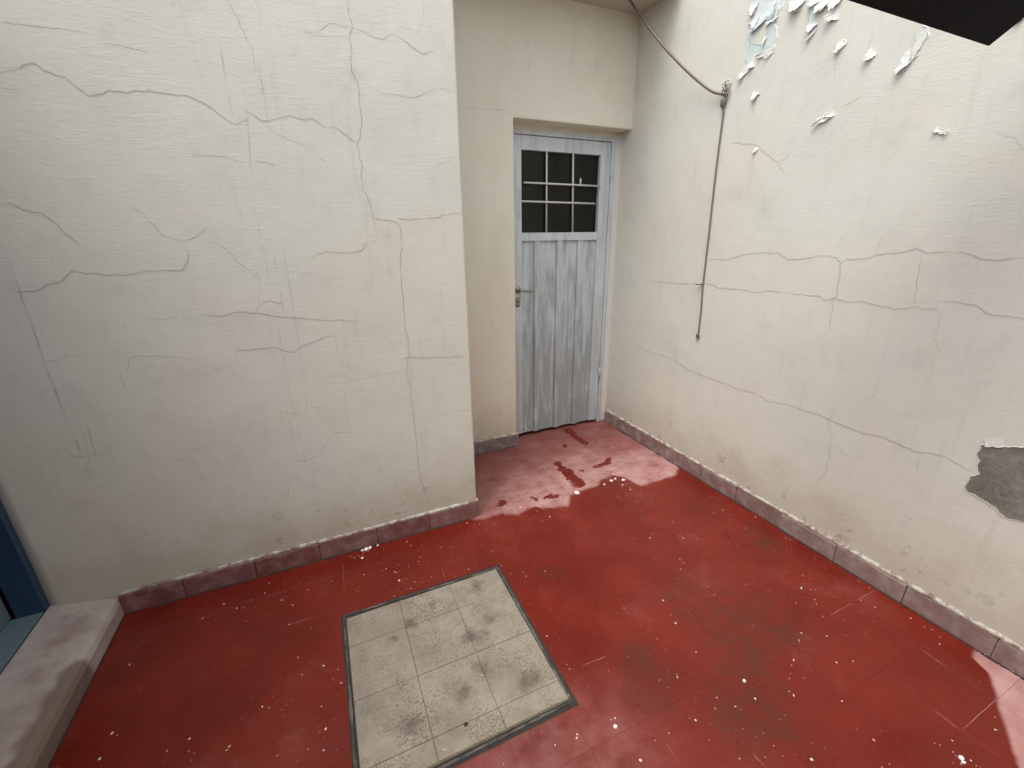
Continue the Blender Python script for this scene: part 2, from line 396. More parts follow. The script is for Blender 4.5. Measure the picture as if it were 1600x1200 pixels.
# wall with the doorway: an L-shaped slab, softened edges
bm = bmesh.new()
pts = [(-.03, 0), (XO, 0), (XO, LINT), (XR + .02, LINT), (XR + .02, TOP), (-.03, TOP)]
fv = [bm.verts.new((x, DY, z)) for x, z in pts]
f = bm.faces.new(fv); ex = bmesh.ops.extrude_face_region(bm, geom=[f])
for v in [g for g in ex['geom'] if isinstance(g, bmesh.types.BMVert)]: v.co.y += .16
es = [e for e in bm.edges if all(abs(v.co.y - DY) < 1e-4 for v in e.verts) and (all(abs(v.co.x - XO) < 1e-4 for v in e.verts) or all(abs(v.co.z - LINT) < 1e-4 for v in e.verts))]
bmesh.ops.bevel(bm, geom=es, offset=.008, segments=3, affect='EDGES', profile=.5)
dwall = link('door_wall', to_mesh(bm, 'door_wall'), M['wall_d'])
tag(dwall, 'warm cream plaster wall framing the recessed metal door', 'wall')
box('reveal_plaster', (XO + .001, DZ2 + .003, 1.9455), (1.2675, .799, LINT + .004), M['wall_d'], dwall, .002)
box('reveal_plaster', (1.268, DZ2 + .002, .0), (XR + .006, .80, LINT - .001), M['lip'], dwall, .004)

# ceiling slab over the recess and the storey above it
cl = box('ceiling', (.003, .30, 2.545), (XR + .004, DY + .01, 2.70), M['ceil'], None, .004); structure(cl)

# ------------------------------------------------------------------ rest of the yard, out of frame
HX = -1.645
hw = empty('house_wall', (HX, -1.0, 0))
box('wall_panel', (HX - .22, -3.0, 0), (HX, -.95, 2.45), M['wall_h'], hw)
box('wall_panel', (HX - .22, -.95, 2.12), (HX, .30, 2.45), M['wall_h'], hw)
tag(hw, 'house wall holding the blue door frame beside the concrete sill', 'wall')
rear = box('rear_wall', (HX - .22, -3.25, 0), (XR + .25, -3.002, 2.45), M['wall_h'])
tag(rear, 'plain plaster wall closing the yard behind the viewer', 'wall')

# dark lean-to canopy: low edge towards the door, rising to the rear wall
AXR = 1.06                         # right end of the panel
e0 = pix(1545, 72, 0, AXR); e1 = pix(1600, 28, 0, AXR)
cy0, cz0, sl_ = e0.y, e0.z, (e1.z - e0.z) / (e0.y - e1.y)
AX0 = .42; CYB = cy0 - .36
aw = empty('canopy', (.8, CYB, cz0 + (cy0 - CYB) * sl_))
tag(aw, 'black sloping canopy jutting into the top right corner', 'canopy')
off = aw.location
def slab(name, x0, x1, y0, y1, t0, t1, mat):
    bm = bmesh.new()
    for x in (x0, x1):
        for y in (y0, y1):
            for t in (t0, t1): bm.verts.new(Vector((x, y, cz0 + (cy0 - y) * sl_ + t)) - off)
    bmesh.ops.convex_hull(bm, input=bm.verts)
    return link(name, to_mesh(bm, name), mat, aw)
slab('roof_sheet', AX0, AXR, CYB, cy0, .0, .022, M['black'])
for x in (AX0 + .05, AXR - .05): slab('rafter', x - .015, x + .015, CYB, cy0 - .12, -.025, -.0005, M['black'])
for y in (cy0 - .22, cy0 - .33): slab('bracket_arm', AXR + .0005, XR + .004, y - .015, y + .015, -.004, .018, M['black'])
slab('edge_bar', AX0, AXR, cy0 - .03, cy0 - .002, .0225, .05, M['black'])

# ------------------------------------------------------------------ floor
floor = box('floor', (-3.05, -3.3, -.12), (XR + .2, .82, -.0011), M['bed']); structure(floor)
CX0, CX1, CY0, CY1 = -.688, -.038, -1.020, -.366       # opening of the inspection chamber
TS = .2; TG = .00025
def tile_mesh(w, d):
    bm = bmesh.new(); c = .0006
    lo = [(-w / 2, -d / 2), (w / 2, -d / 2), (w / 2, d / 2), (-w / 2, d / 2)]
    a = [bm.verts.new((x, y, -.006)) for x, y in lo]; b = [bm.verts.new((x, y, -c)) for x, y in lo]
    t = [bm.verts.new((x - math.copysign(c, x), y - math.copysign(c, y), 0)) for x, y in lo]
    for A, B in ((a, b), (b, t)):
        for i in range(4): bm.faces.new((A[i], A[(i + 1) % 4], B[(i + 1) % 4], B[i]))
    bm.faces.new(t); return to_mesh(bm, 'floor_tile')
std = tile_mesh(TS - 2 * TG, TS - 2 * TG); std.materials.append(M['floor'])
def put_tile(x0, x1, y0, y1):
    w, d = x1 - x0 - 2 * TG, y1 - y0 - 2 * TG
    if w < .004 or d < .004: return
    full = abs(x1 - x0 - TS) < 1e-4 and abs(y1 - y0 - TS) < 1e-4
    o = link('floor_tile', std if full else tile_mesh(w, d), M['floor'], floor)
    o.location = ((x0 + x1) / 2, (y0 + y1) / 2, random.uniform(-.0005, .0002))
    if full: o.rotation_euler = (random.gauss(0, .0012), random.gauss(0, .0012), 0)
def cut_tile(x0, x1, y0, y1):
    """L-shaped or edge tile around the chamber opening"""
    xs = sorted({x0 + TG, x1 - TG, *[v for v in (CX0, CX1) if x0 + TG < v < x1 - TG]}); ys = sorted({y0 + TG, y1 - TG, *[v for v in (CY0, CY1) if y0 + TG < v < y1 - TG]})
    bm = bmesh.new(); V = {}
    def vt(x, y):
        if (x, y) not in V: V[(x, y)] = bm.verts.new((x, y, 0))
        return V[(x, y)]
    fs = []
    for a, b in zip(xs, xs[1:]):
        for c, d in zip(ys, ys[1:]):
            mx_, my_ = (a + b) / 2, (c + d) / 2
            if CX0 < mx_ < CX1 and CY0 < my_ < CY1: continue
            fs.append(bm.faces.new((vt(a, c), vt(b, c), vt(b, d), vt(a, d))))
    if not fs: bm.free(); return
    if len(fs) > 1: bmesh.ops.dissolve_faces(bm, faces=fs)
    for v in [v for v in bm.verts if not v.link_faces]: bm.verts.remove(v)
    ex = bmesh.ops.extrude_face_region(bm, geom=list(bm.faces))
    for v in [g for g in ex['geom'] if isinstance(g, bmesh.types.BMVert)]: v.co.z -= .006
    link('floor_tile', to_mesh(bm, 'floor_tile'), M['floor'], floor)
GX, GY = .125, -1.137
for i in range(-9, 7):
    for j in range(-10, 10):
        x0 = GX + i * TS; x1 = x0 + TS; y0 = GY + j * TS; y1 = y0 + TS
        x0 = max(x0, -1.452); x1 = min(x1, WX + .006); y0 = max(y0, -3.0)
        if x1 <= x0 + .01: continue
        lim = .0135 if x1 <= .02 else (DY - .004 if x1 <= XO + .05 else DZ2 + .03)
        if x0 < 0 < x1 and y1 > .0135:      # column that runs past the wall corner
            if y0 < .0135: put_tile(x0, 0.004, y0, .0135); put_tile(.004, x1, y0, y1); continue
            put_tile(.004, x1, y0, min(y1, lim if lim > .02 else DY - .004)); continue
        y1 = min(y1, lim)
        if y1 <= y0 + .01: continue
        if x1 > CX0 and x0 < CX1 and y1 > CY0 and y0 < CY1: cut_tile(x0, x1, y0, y1)
        else: put_tile(x0, x1, y0, y1)

# ------------------------------------------------------------------ skirting tiles and the ragged paint line above them
def skirt_piece(L, H=.0875, T=.022):
    bm = bmesh.new()       # local: x along, -y out of the wall, z up
    prof = [(0, -.004), (0, H - .010), (.003, H - .003), (.008, H), (T, H), (T, -.004)]
    A = [bm.verts.new((0.0016, y, z)) for y, z in prof]; B = [bm.verts.new((L - .0016, y, z)) for y, z in prof]
    n = len(prof)
    for i in range(n): bm.faces.new((A[i], A[(i + 1) % n], B[(i + 1) % n], B[i]))
    bm.faces.new(A[::-1]); bm.faces.new(B); return to_mesh(bm, 'skirting_tile')
sk = skirt_piece(.25)
def skirting(parent, mat, origin, rot, cuts, H=.0875):
    base = sk.copy(); base.materials.append(mat)
    for a, b in zip(cuts, cuts[1:]):
        full = abs(b - a - .25) < .002
        me = base if full else skirt_piece(b - a)
        o = link('skirting_tile', me, mat, parent)
        o.matrix_local = Matrix.Translation(origin) @ Matrix.Rotation(rot, 4, 'Z') @ Matrix.Translation((a, random.uniform(-.0028, .0022), random.uniform(-.003, .002))) @ Matrix.Rotation(random.gauss(0, .004), 4, 'Z') @ Matrix.Rotation(random.gauss(0, .004), 4, 'Y')
    return
def fillet(parent, f, a, b, n, z0, mat, seed, hh=1.):
    """ragged ridge of paint and mortar where wall meets skirting; f(u, out, z) -> point"""
    bm = bmesh.new(); rows = []
    for i in range(n + 1):
        u = a + (b - a) * i / n
        r = lambda s: noise.noise(Vector((u * 23, s, seed))) + .6 * noise.noise(Vector((u * 80, s, seed)))
        o_ = .011 + .003 * r(1); h = (.010 + .007 * r(2)) * hh
        rows.append([bm.verts.new(f(u, q, z)) for q, z in ((-.008, z0 - .004), (o_, z0 - .003 + .0015 * r(3)), (o_ * .9, z0 + .004), (.0035, z0 + h), (-.008, z0 + h + .002))])
    for A, B in zip(rows, rows[1:]):
        for j in range(4): bm.faces.new((A[j], A[j + 1], B[j + 1], B[j]))
    bm.faces.new(rows[0]); bm.faces.new(rows[-1][::-1])
    return link('mortar_fillet', to_mesh(bm, 'mortar_fillet'), mat, parent)
# along the cracked wall: runs from the sill to the corner
cl_ = [-1.455, -1.25, -1.0, -.75, -.5, -.25, .006]
skirting(lwall, M['skirt_l'], (0, 0, 0), 0, cl_)
fillet(lwall, lambda u, q, z: Vector((u, YL - q, z)), -1.45, .004, 300, .0875, M['fillet'], 3, .55)
cr_ = [.725 - .0, .5386, .2886, .0386, -.2114, -.4614, -.7114, -.9614, -1.2114, -1.4614, -1.7114, -1.9614, -2.2114, -2.4614, -2.7114, -3.0]
skirting(rwall, M['skirt_r'], (WX, 0, 0), -math.pi / 2, [-v for v in cr_])
fillet(rwall, lambda u, q, z: Vector((XR - q, u, z)), .72, -2.99, 560, .0875, M['fillet'], 7, .75)
skirting(dwall, M['skirt_d'], (0, DY - .012, 0), 0, [.012, .27, .525])
fillet(dwall, lambda u, q, z: Vector((u, DY - q, z)), .012, .52, 120, .0875, M['fillet'], 11, .8)

# ------------------------------------------------------------------ cracks
def inv_l(x, y): p = pix(x, y, 1, YL); return (p.x, p.z)
def inv_r(x, y): p = pix(x, y, 0, XR); return (p.y, p.z)
def inv_d(x, y): p = pix(x, y, 1, DY); return (p.x, p.z)
def rough_line(pts, step=.006, amp=.0035, seed=0.):
    out = []; acc = 0.
    for (a, b), (c, d) in zip(pts, pts[1:]):
        L = math.hypot(c - a, d - b); n = max(1, int(L / step)); nx, ny = -(d - b) / max(L, 1e-6), (c - a) / max(L, 1e-6)
        for i in range(n):
            t = i / n; s = acc + L * t
            j = amp * (noise.noise(Vector((s * 30, seed, 0))) + .7 * noise.noise(Vector((s * 90, seed, 5))))
            out.append((a + (c - a) * t + nx * j, b + (d - b) * t + ny * j))
        acc += L
    out.append(pts[-1]); return out
SEED = [0]
def ribbon(name, parent, fn, pts, w, mat, h=.0006, taper=True, amp=.0035, shift=0., gaps=0.):
    SEED[0] += 1; s = SEED[0] * 3.7
    q = rough_line(pts, .006, amp, s); n = len(q)
    bm = bmesh.new(); prev = None
    for i, (u, v) in enumerate(q):
        a = q[max(i - 1, 0)]; b = q[min(i + 1, n - 1)]; L = math.hypot(b[0] - a[0], b[1] - a[1]) or 1
        nx, ny = -(b[1] - a[1]) / L, (b[0] - a[0]) / L
        t = i / (n - 1); k_ = min(1, min(t, 1 - t) * 9 + .25) if taper else 1
        ww = w * k_ * max(.18, .8 + .75 * noise.noise(Vector((i * .11, s, 1))) + .4 * noise.noise(Vector((i * .5, s, 2))))
        if ny < 0: nx, ny = -nx, -ny
        u += nx * shift; v += ny * shift
        cur = (bm.verts.new(fn(u + nx * ww / 2, v + ny * ww / 2, h)), bm.verts.new(fn(u - nx * ww / 2, v - ny * ww / 2, h)))
        if prev and not (gaps and noise.noise(Vector((i * .06, s, 8))) > gaps): bm.faces.new((prev[0], prev[1], cur[1], cur[0]))
        prev = cur
    for v in [v for v in bm.verts if not v.link_faces]: bm.verts.remove(v)
    if not bm.faces: bm.free(); return
    link(name, to_mesh(bm, name), mat, parent)
def cracks(parent, fn, inv, ox, oy, sc, lines, kind, lip=True):
    for w, pts in lines:
        uv = [inv(ox + x / sc, oy + y / sc) for x, y in pts]
        strong = w >= 1.6; wm_ = parent.data.materials[0]
        ribbon('crack', parent, fn, uv, w * .00064, M['crack' if strong else 'hair'], .0007, amp=.0055, gaps=0. if strong else .42)
        if strong: SEED[0] -= 1; ribbon('crack_lip', parent, fn, uv, .0014, wm_, .0010, amp=.0055, shift=-.0012)
LA = [(2.0, [(0, 248), (50, 238), (75, 215), (118, 218), (150, 240), (220, 260), (260, 300), (300, 323), (350, 320), (362, 303), (400, 310), (460, 307), (500, 303), (560, 318), (620, 322), (680, 345), (725, 370), (760, 400), (800, 415), (845, 403)]),
      (2.0, [(820, 370), (860, 395), (885, 407), (925, 405), (960, 393), (1010, 400), (1060, 403), (1100, 428), (1140, 433), (1170, 455), (1208, 490)]),
      (2.0, [(1170, -60), (1175, 0), (1180, 50), (1190, 90), (1180, 120), (1188, 180), (1186, 240), (1210, 280), (1213, 340), (1222, 415), (1215, 460), (1208, 490), (1218, 540), (1225, 630), (1250, 690), (1262, 738), (1340, 748), (1352, 765), (1356, 822), (1352, 922), (1360, 992), (1365, 1062), (1370, 1122), (1380, 1152), (1380, 1207), (1372, 1252), (1388, 1322), (1395, 1392), (1405, 1472), (1412, 1542), (1418, 1612), (1440, 1672), (1462, 1708)]),
      (1.1, [(1262, 738), (1270, 780), (1275, 800)]),
      (1.7, [(1340, 738), (1400, 738), (1480, 733), (1530, 720), (1560, 718)]),
      (1.6, [(1190, 90), (1240, 115), (1295, 135), (1320, 115), (1360, 130), (1430, 185), (1465, 170)]),
      (1.1, [(1020, 105), (1060, 122), (1110, 125)]), (1.2, [(1070, 105), (1110, 78), (1150, 88), (1190, 90)]),
      (1.5, [(1265, 305), (1300, 320), (1350, 322), (1400, 330), (1440, 315), (1465, 300), (1510, 303), (1540, 315)]),
      (1.8, [(0, 690), (40, 688), (90, 712), (145, 723), (190, 755), (235, 800), (280, 835)]),
      (1.5, [(435, 690), (480, 720), (520, 765), (545, 795), (620, 820), (650, 805), (690, 780), (690, 740)]),
      (1.2, [(690, 805), (740, 830), (790, 860), (800, 882), (850, 912), (870, 917)]),
      (1.2, [(640, 530), (700, 525), (760, 530), (830, 555)]), (1.5, [(860, 543), (905, 550), (935, 558)]),
      (1.3, [(345, 145), (420, 158), (480, 165), (510, 175)]), (1.4, [(0, 78), (60, 82), (130, 88), (210, 98), (290, 110)]),
      (1.1, [(890, 425), (960, 465), (1050, 500), (1100, 550)]),
      (1.2, [(770, 0), (800, 60), (830, 120), (855, 190), (862, 250)]),
      (1.3, [(1060, 860), (1110, 850), (1160, 855), (1220, 850), (1230, 825), (1270, 812)]),
      (1.0, [(1430, 0), (1430, 60), (1405, 120)]), (1.0, [(1460, 570), (1490, 552), (1530, 545)])]
LB = [(2.0, [(0, 155), (70, 162), (150, 158), (165, 140), (205, 130), (245, 93), (300, 103), (360, 108), (460, 103), (560, 92), (615, 87), (630, 60), (632, 20)]),
      (1.8, [(1350, 393), (1380, 385), (1440, 387), (1500, 385), (1575, 380)]),
      (2.0, [(690, 243), (740, 247), (790, 235), (865, 233), (905, 243), (960, 250), (1060, 257), (1130, 260), (1215, 262), (1225, 270)]),
      (1.6, [(865, 233), (872, 210), (910, 190), (930, 200), (955, 200)]),
      (1.8, [(790, 375), (805, 360), (850, 360), (920, 353), (985, 368), (1040, 340), (1095, 320), (1120, 313)]),
      (1.5, [(335, 433), (380, 427), (430, 425), (437, 390), (470, 380), (540, 383), (600, 383), (660, 395), (675, 410)]),
      (1.5, [(410, 430), (415, 465), (430, 500)]), (1.4, [(150, 400), (190, 395), (240, 378), (300, 380)]),
      (1.4, [(1100, 440), (1125, 452), (1170, 447), (1190, 465), (1230, 455), (1280, 445), (1320, 440), (1370, 425)]),
      (1.4, [(1040, 55), (1070, 38), (1110, 28), (1160, 32), (1205, 35), (1228, 20), (1240, 5)]),
      (1.0, [(580, 110), (640, 165), (675, 215), (690, 243)]), (1.5, [(980, 730), (1030, 735), (1080, 715), (1100, 675), (1130, 640), (1190, 640)]),
      (1.4, [(220, 722), (290, 718), (330, 712), (375, 705), (365, 660)]), (1.3, [(1490, 578), (1540, 568), (1590, 560)]),
      (1.5, [(960, 900), (965, 860), (985, 800)]), (1.0, [(0, 530), (60, 540), (130, 505), (180, 490)]),
      (1.0, [(490, 258), (560, 255), (610, 230), (640, 235)]), (1.1, [(850, 120), (870, 95), (880, 170), (870, 200)]),
      (1.1, [(950, 570), (1000, 575), (1050, 555), (1100, 555)]), (1.0, [(640, 660), (700, 690), (740, 740), (800, 760)]),
      (1.2, [(905, 690), (950, 690)]), (1.0, [(710, 420), (760, 430), (830, 470), (930, 465)]), (1.3, [(1350, 300), (1353, 345)]), (1.2, [(980, 95), (1020, 97), (1050, 108)])]
cracks(lwall, lp, inv_l, 0, 0, 2.162, LA, 0); cracks(lwall, lp, inv_l, 0, 380, 2.162, LB, 0)
LR = [(1.8, [(25, 187), (100, 187), (180, 165), (260, 155), (340, 160), (370, 188), (440, 183), (530, 168), (590, 178), (612, 205), (605, 260), (592, 350), (578, 365), (570, 440), (558, 490), (565, 520)]),
      (1.2, [(540, 540), (528, 610), (562, 655)]),
      (1.7, [(612, 205), (640, 188), (740, 177), (800, 160), (900, 152), (950, 143), (990, 163), (1060, 155), (1170, 158), (1230, 180), (1270, 188), (1310, 196), (1380, 180), (1440, 180)]),
      (2.0, [(-255, 282), (-170, 290), (-85, 295), (15, 295), (75, 315), (160, 320), (230, 332), (290, 325), (380, 338), (510, 348), (540, 365), (590, 360), (630, 378), (700, 370), (745, 388), (830, 402), (880, 408), (940, 395), (1000, 410), (1040, 405), (1055, 430)]),
      (1.6, [(1045, 372), (1120, 378), (1200, 388), (1250, 405), (1265, 430), (1330, 440), (1440, 453)]),
      (2.0, [(-330, 557), (-230, 605), (-143, 629), (-70, 680), (0, 707), (60, 730), (130, 755), (180, 775), (220, 780), (290, 825), (360, 830), (420, 850), (480, 872), (530, 885), (560, 903), (610, 925), (650, 945), (720, 970), (780, 972), (830, 997), (900, 1025), (940, 1045), (1030, 1055), (1090, 1072), (1140, 1105), (1190, 1130), (1215, 1125)]),
      (1.6, [(590, 840), (570, 890), (550, 910), (570, 970), (562, 1040), (545, 1130), (500, 1200)]),
      (1.0, [(430, 850), (445, 760), (460, 720)]), (1.2, [(1055, 430), (1050, 480), (1020, 540)]), (1.1, [(1030, 540), (1070, 610)]),
      (1.1, [(160, 1110), (165, 1050), (155, 990)]), (1.1, [(600, 1035), (670, 1090)]), (1.1, [(795, 85), (765, 160)]), (1.2, [(970, 180), (950, 300), (940, 390)]),
      (1.0, [(945, 1130), (965, 1070)]), (1.0, [(720, 815), (790, 770)]), (1.0, [(1265, 690), (1300, 665)])]
cracks(rwall, rp, inv_r, 1100, 340, 2.858, LR, 0)
cracks(rwall, rp, inv_r, 1050, 0, 2.909, [(1.6, [(265, 650), (330, 652), (390, 660), (430, 700), (480, 738), (520, 715), (545, 680)]), (1.0, [(480, 738), (500, 770), (520, 800)]), (1.0, [(375, 330), (378, 400)]), (1.0, [(370, 470), (366, 530)]), (1.1, [(915, 140), (905, 190), (885, 240)]), (1.0, [(740, 500), (820, 460), (890, 420)]), (1.0, [(740, 380), (745, 300), (755, 260)]), (1.0, [(1475, 600), (1560, 635), (1600, 690)])], 0)
cracks(dwall, dp, inv_d, 700, 0, 4, [(1.3, [(100, 665), (160, 675), (230, 685), (300, 683), (350, 690), (380, 705), (405, 728)])], 0)
for w, pts in ((7, [(0, 0), (40, 80), (75, 190), (105, 270), (150, 400), (200, 530), (245, 640), (285, 740), (320, 830)]), (4, [(885, 0), (915, 150), (945, 320), (975, 500), (1000, 600), (1030, 730), (1050, 830)]),
               (3, [(955, 0), (975, 120), (1000, 280), (1020, 400), (1035, 520), (1045, 640)]), (3, [(1130, 300), (1150, 420), (1170, 560), (1180, 630)]), (4, [(925, 40), (945, 150), (960, 240)]), (5, [(290, 600), (310, 670), (330, 740)]),
               (3, [(800, -640), (830, -480), (860, -110), (885, 0)]), (4, [(880, -560), (895, -480), (905, -420)]), (3, [(905, 280), (930, 420), (960, 640)]), (3, [(270, 600), (300, 720), (315, 790)]), (3, [(740, -700), (770, -500), (790, -420)])):
    ribbon('drip_mark', lwall, lp, [inv_l(x / 2.162, 380 + y / 2.162) for x, y in pts], w * .001, M['drip'], .0004, amp=.001)

# dark grime and painted shadow strips where floor meets skirting, pale scratches along a few tile joints
def fp(u, v, h=0.): return Vector((u, v, h))
ribbon('grime_shade_line', floor, fp, [(-1.45, -.005), (-.7, -.006), (.004, -.005)], .013, M['grime_and_shade'], .0007, amp=.0015)
ribbon('grime_shade_line', floor, fp, [(WX - .006, .70), (WX - .007, -.4), (WX - .007, -1.2), (WX - .006, -2.2)], .015, M['grime_and_shade'], .0007, amp=.002)  # dark strip stands in for the shadow line at this skirting's foot
ribbon('grime_shade_line', floor, fp, [(.02, DY - .016), (.52, DY - .016)], .005, M['grime_and_shade'], .0007, amp=.001)
ribbon('grime_shade_line', floor, fp, [(-1.449, -.01), (-1.450, -.5), (-1.449, -.95)], .006, M['grime_and_shade'], .0007, amp=.001)
M['scratch'] = simple('pale_scratch', (.36, .17, .14), .7, 60, .4)
for a, b, w in (((1460, 1110), (1502, 1143), 1.8), ((1147, 1145), (1194, 1198), 2.2), ((1038, 1158), (1064, 1198), 2.2), ((1298, 961), (1368, 922), 1.5), ((1556, 1093), (1504, 1140), 1.4), ((910, 1040), (950, 1025), 1.5), ((455, 975), (500, 962), 1.5), ((536, 880), (538, 925), 1.3), ((690, 890), (696, 905), 1.3), ((280, 935), (278, 965), 1.2), ((1440, 1015), (1480, 1043), 1.2)):
    p, q = pix(*a, 2, 0), pix(*b, 2, 0); ribbon('scratch', floor, fp, [(p.x, p.y), (q.x, q.y)], w * .001, M['scratch'], .0006, amp=.001, gaps=.35)
# ------------------------------------------------------------------ bare patches and curled paint on the peeling wall
def patch(name, parent, fn, uv, mat, h, rim=0., seed=0, rimmat=None, jag=.005):
    q = rough_line(uv + [uv[0]], .005, jag, seed)[:-1]
    bm = bmesh.new(); vs2 = [bm.verts.new(fn(u, v, h)) for u, v in q]
    for t3 in tessellate_polygon([[Vector((u, v, 0)) for u, v in q]]):
        try: bm.faces.new([vs2[i] for i in t3])
        except ValueError: pass
    o = link(name, to_mesh(bm, name), mat, parent)
    if rim:      # broken edge of the paint film standing proud round the patch
        bm = bmesh.new(); n = len(q); rows = []; cu = sum(a for a, _ in q) / n; cv = sum(b for _, b in q) / n
        for i in range(n):
            a, b = q[i - 1], q[(i + 1) % n]; L = math.hypot(b[0] - a[0], b[1] - a[1]) or 1
            nx, ny = (b[1] - a[1]) / L, -(b[0] - a[0]) / L
            area = sum(q[j][0] * q[(j + 1) % n][1] - q[(j + 1) % n][0] * q[j][1] for j in range(0, n)) if i == 0 else area
            if area < 0: nx, ny = -nx, -ny
            w = rim * (1 + .6 * noise.noise(Vector((i * .3, seed, 4)))); lift = h + .0012 + .0022 * max(0, noise.noise(Vector((i * .17, seed, 6))) + .2)
            u, v = q[i]
            rows.append((bm.verts.new(fn(u - nx * .0006, v - ny * .0006, h + .0002)), bm.verts.new(fn(u, v, lift)), bm.verts.new(fn(u + nx * w, v + ny * w, -.0006))))
        for i in range(n):
            A, B = rows[i], rows[(i + 1) % n]
            for j in range(2): bm.faces.new((A[j], A[j + 1], B[j + 1], B[j]))
        link('paint_edge', to_mesh(bm, 'paint_edge'), rimmat, o)
    return o
ZP = lambda pts, ox=1150, oy=0, s=5.456: [inv_r(ox + x / s, oy + y / s) for x, y in pts]
mint1 = patch('undercoat_patch', rwall, rp, ZP([(115, -160), (125, 50), (150, 60), (135, 130), (165, 160), (130, 240), (105, 330), (130, 360), (100, 420), (85, 520), (110, 540), (130, 575), (155, 575), (160, 480), (230, 500), (320, 420), (345, 330), (350, 250), (330, 210), (370, 110), (400, 60), (430, -160)]), M['mint'], .0006, .006, 21, M['flake'])
patch('undercoat_patch', rwall, rp, ZP([(600, -160), (640, 50), (628, 140), (640, 230), (612, 350), (622, 350), (660, 290), (680, 240), (665, 190), (690, 120), (730, 60), (760, -160)]), M['mint'], .0006, .005, 22, M['flake'])
patch('undercoat_patch', rwall, rp, ZP([(810, -160), (790, 60), (830, 90), (860, 60), (910, -20), (960, -160)]), M['mint'], .0006, .005, 23, M['flake'])
patch('undercoat_patch', rwall, rp, ZP([(500, -160), (510, 30), (540, 60), (580, 30), (590, -160)]), M['mint'], .0006, .004, 24, M['flake'])
patch('undercoat_patch', rwall, rp, ZP([(1025, 335), (1060, 320), (1090, 290), (1160, 170), (1160, 120), (1138, 118), (1100, 220), (1060, 280)], 1050, 0, 2.909), M['mint'], .0006, .004, 25, M['flake'])
patch('undercoat_patch', rwall, rp, ZP([(850, 455), (885, 452), (940, 365), (925, 340), (850, 400)]), M['mint'], .0006, .003, 26, M['flake'])
cem = patch('cement_patch', rwall, rp, ZP([(1320, 150), (1300, 185), (1315, 215), (1300, 240), (1310, 270), (1255, 300), (1250, 330), (1265, 350), (1330, 390), (1390, 430), (1440, 472), (1500, 480), (1580, 470), (1640, 400), (1660, 300), (1620, 200), (1560, 160), (1500, 160), (1400, 156)], 1050, 640, 2.727), M['cement'], .0007, .0022, 31, M['wall_r'], .007)

def flake(p0, p1, w, lift, s=None, ox=1150, oy=0, sc=5.456, mat='flake', tipw=.35):
    """paint sheet attached at p0 and curling off the wall towards p1"""
    a, b = ZP([p0, p1], ox, oy, sc); SEED[0] += 1; sd_ = SEED[0]
    L = math.hypot(b[0] - a[0], b[1] - a[1]); dx, dy = (b[0] - a[0]) / L, (b[1] - a[1]) / L; nx, ny = -dy, dx
    wm = w / sc / FPX * 2.1 * 1.55; je = lambda c, t: t * .28 * noise.noise(Vector((c * 2.3, 7.7, sd_))); bm = bmesh.new(); rows = []; N, K = 9, 5
    for i in range(N + 1):
        t = i / N; row = []
        prof = (math.sin(math.pi * min(1, t * .75 + .25)) ** .6) * (1 - t) + tipw * t
        for j in range(K + 1):
            c = (j / K - .5) * 2
            e = wm / 2 * prof * (1 + .45 * noise.noise(Vector((t * 5, c * 2, sd_))) + .35 * noise.noise(Vector((t * 14, c * 5, sd_))))
            h = .0010 + lift * t ** 1.5 * (1 + .5 * noise.noise(Vector((t * 3, c, sd_ + 3)))) + lift * .16 * c * c * (.3 + t) + lift * .35 * t * noise.noise(Vector((c * 1.3, t * 2, sd_ + 5)))
            row.append(bm.verts.new(rp(a[0] + dx * L * (t + je(c, t)) + nx * c * e, a[1] + dy * L * (t + je(c, t)) + ny * c * e, h)))
        rows.append(row)
    for A, B in zip(rows, rows[1:]):
        for j in range(K): bm.faces.new((A[j], A[j + 1], B[j + 1], B[j]))
    o = link('paint_flake', to_mesh(bm, 'paint_flake'), M[mat], rwall)
    md = o.modifiers.new('thick', 'SOLIDIFY'); md.thickness = .0009; md.offset = 1
    return o
patch('paint_island', rwall, rp, ZP([(205, 190), (240, 178), (265, 200), (328, 178), (322, 200), (262, 290), (245, 376), (155, 382), (135, 368), (160, 300)]), M['wall_r'], .0016, 0, 27)
flake((235, 60), (240, 200), 130, .010, mat='mint', tipw=1.0); flake((310, 90), (315, 190), 70, .008, mat='mint', tipw=.9)
for a in (((160, 20), (150, 130), 60, .012), ((190, 120), (165, 240), 40, .016), ((540, -20), (510, 105), 90, .020),
          ((560, 40), (490, 95), 50, .014), ((690, -20), (640, 60), 60, .016), ((735, 0), (700, 110), 50, .014), ((665, 190), (640, 275), 50, .018), ((680, 240), (612, 355), 24, .012), ((790, -20), (740, 90), 50, .018),
          ((830, -60), (830, 85), 70, .010), ((880, 100), (780, 180), 60, .020), ((900, -30), (845, 85), 30, .020), ((925, 345), (865, 450), 46, .010), ((1180, 435), (1110, 515), 50, .014), ((180, 775), (155, 855), 46, .014),
          ((825, 955), (675, 1065), 40, .012), ((840, 965), (770, 1010), 22, .018), ((110, 560), (30, 680), 44, .014), ((150, 540), (120, 580), 40, .016), ((315, 415), (190, 490), 44, .009), ((320, 425), (250, 510), 20, .012), ((260, 300), (240, 385), 16, .012)):
    flake(*a)
for a in (((1100, 230), (1030, 330), 26, .016), ((1150, 130), (1090, 270), 20, .006), ((390, 670), (372, 695), 14, .008), ((1195, 590), (1260, 606), 12, .006), ((1215, 585), (1195, 600), 14, .008)):
    flake(*a, ox=1050, oy=0, sc=2.909)
flake((1368, 124), (1376, 160), 26, .003, None, 1050, 640, 2.727, 'flake', .9)
# plaster blister by the wall corner of the canopy
flake((1590, 70), (1570, 95), 18, .008, None, 1050, 0, 2.909)

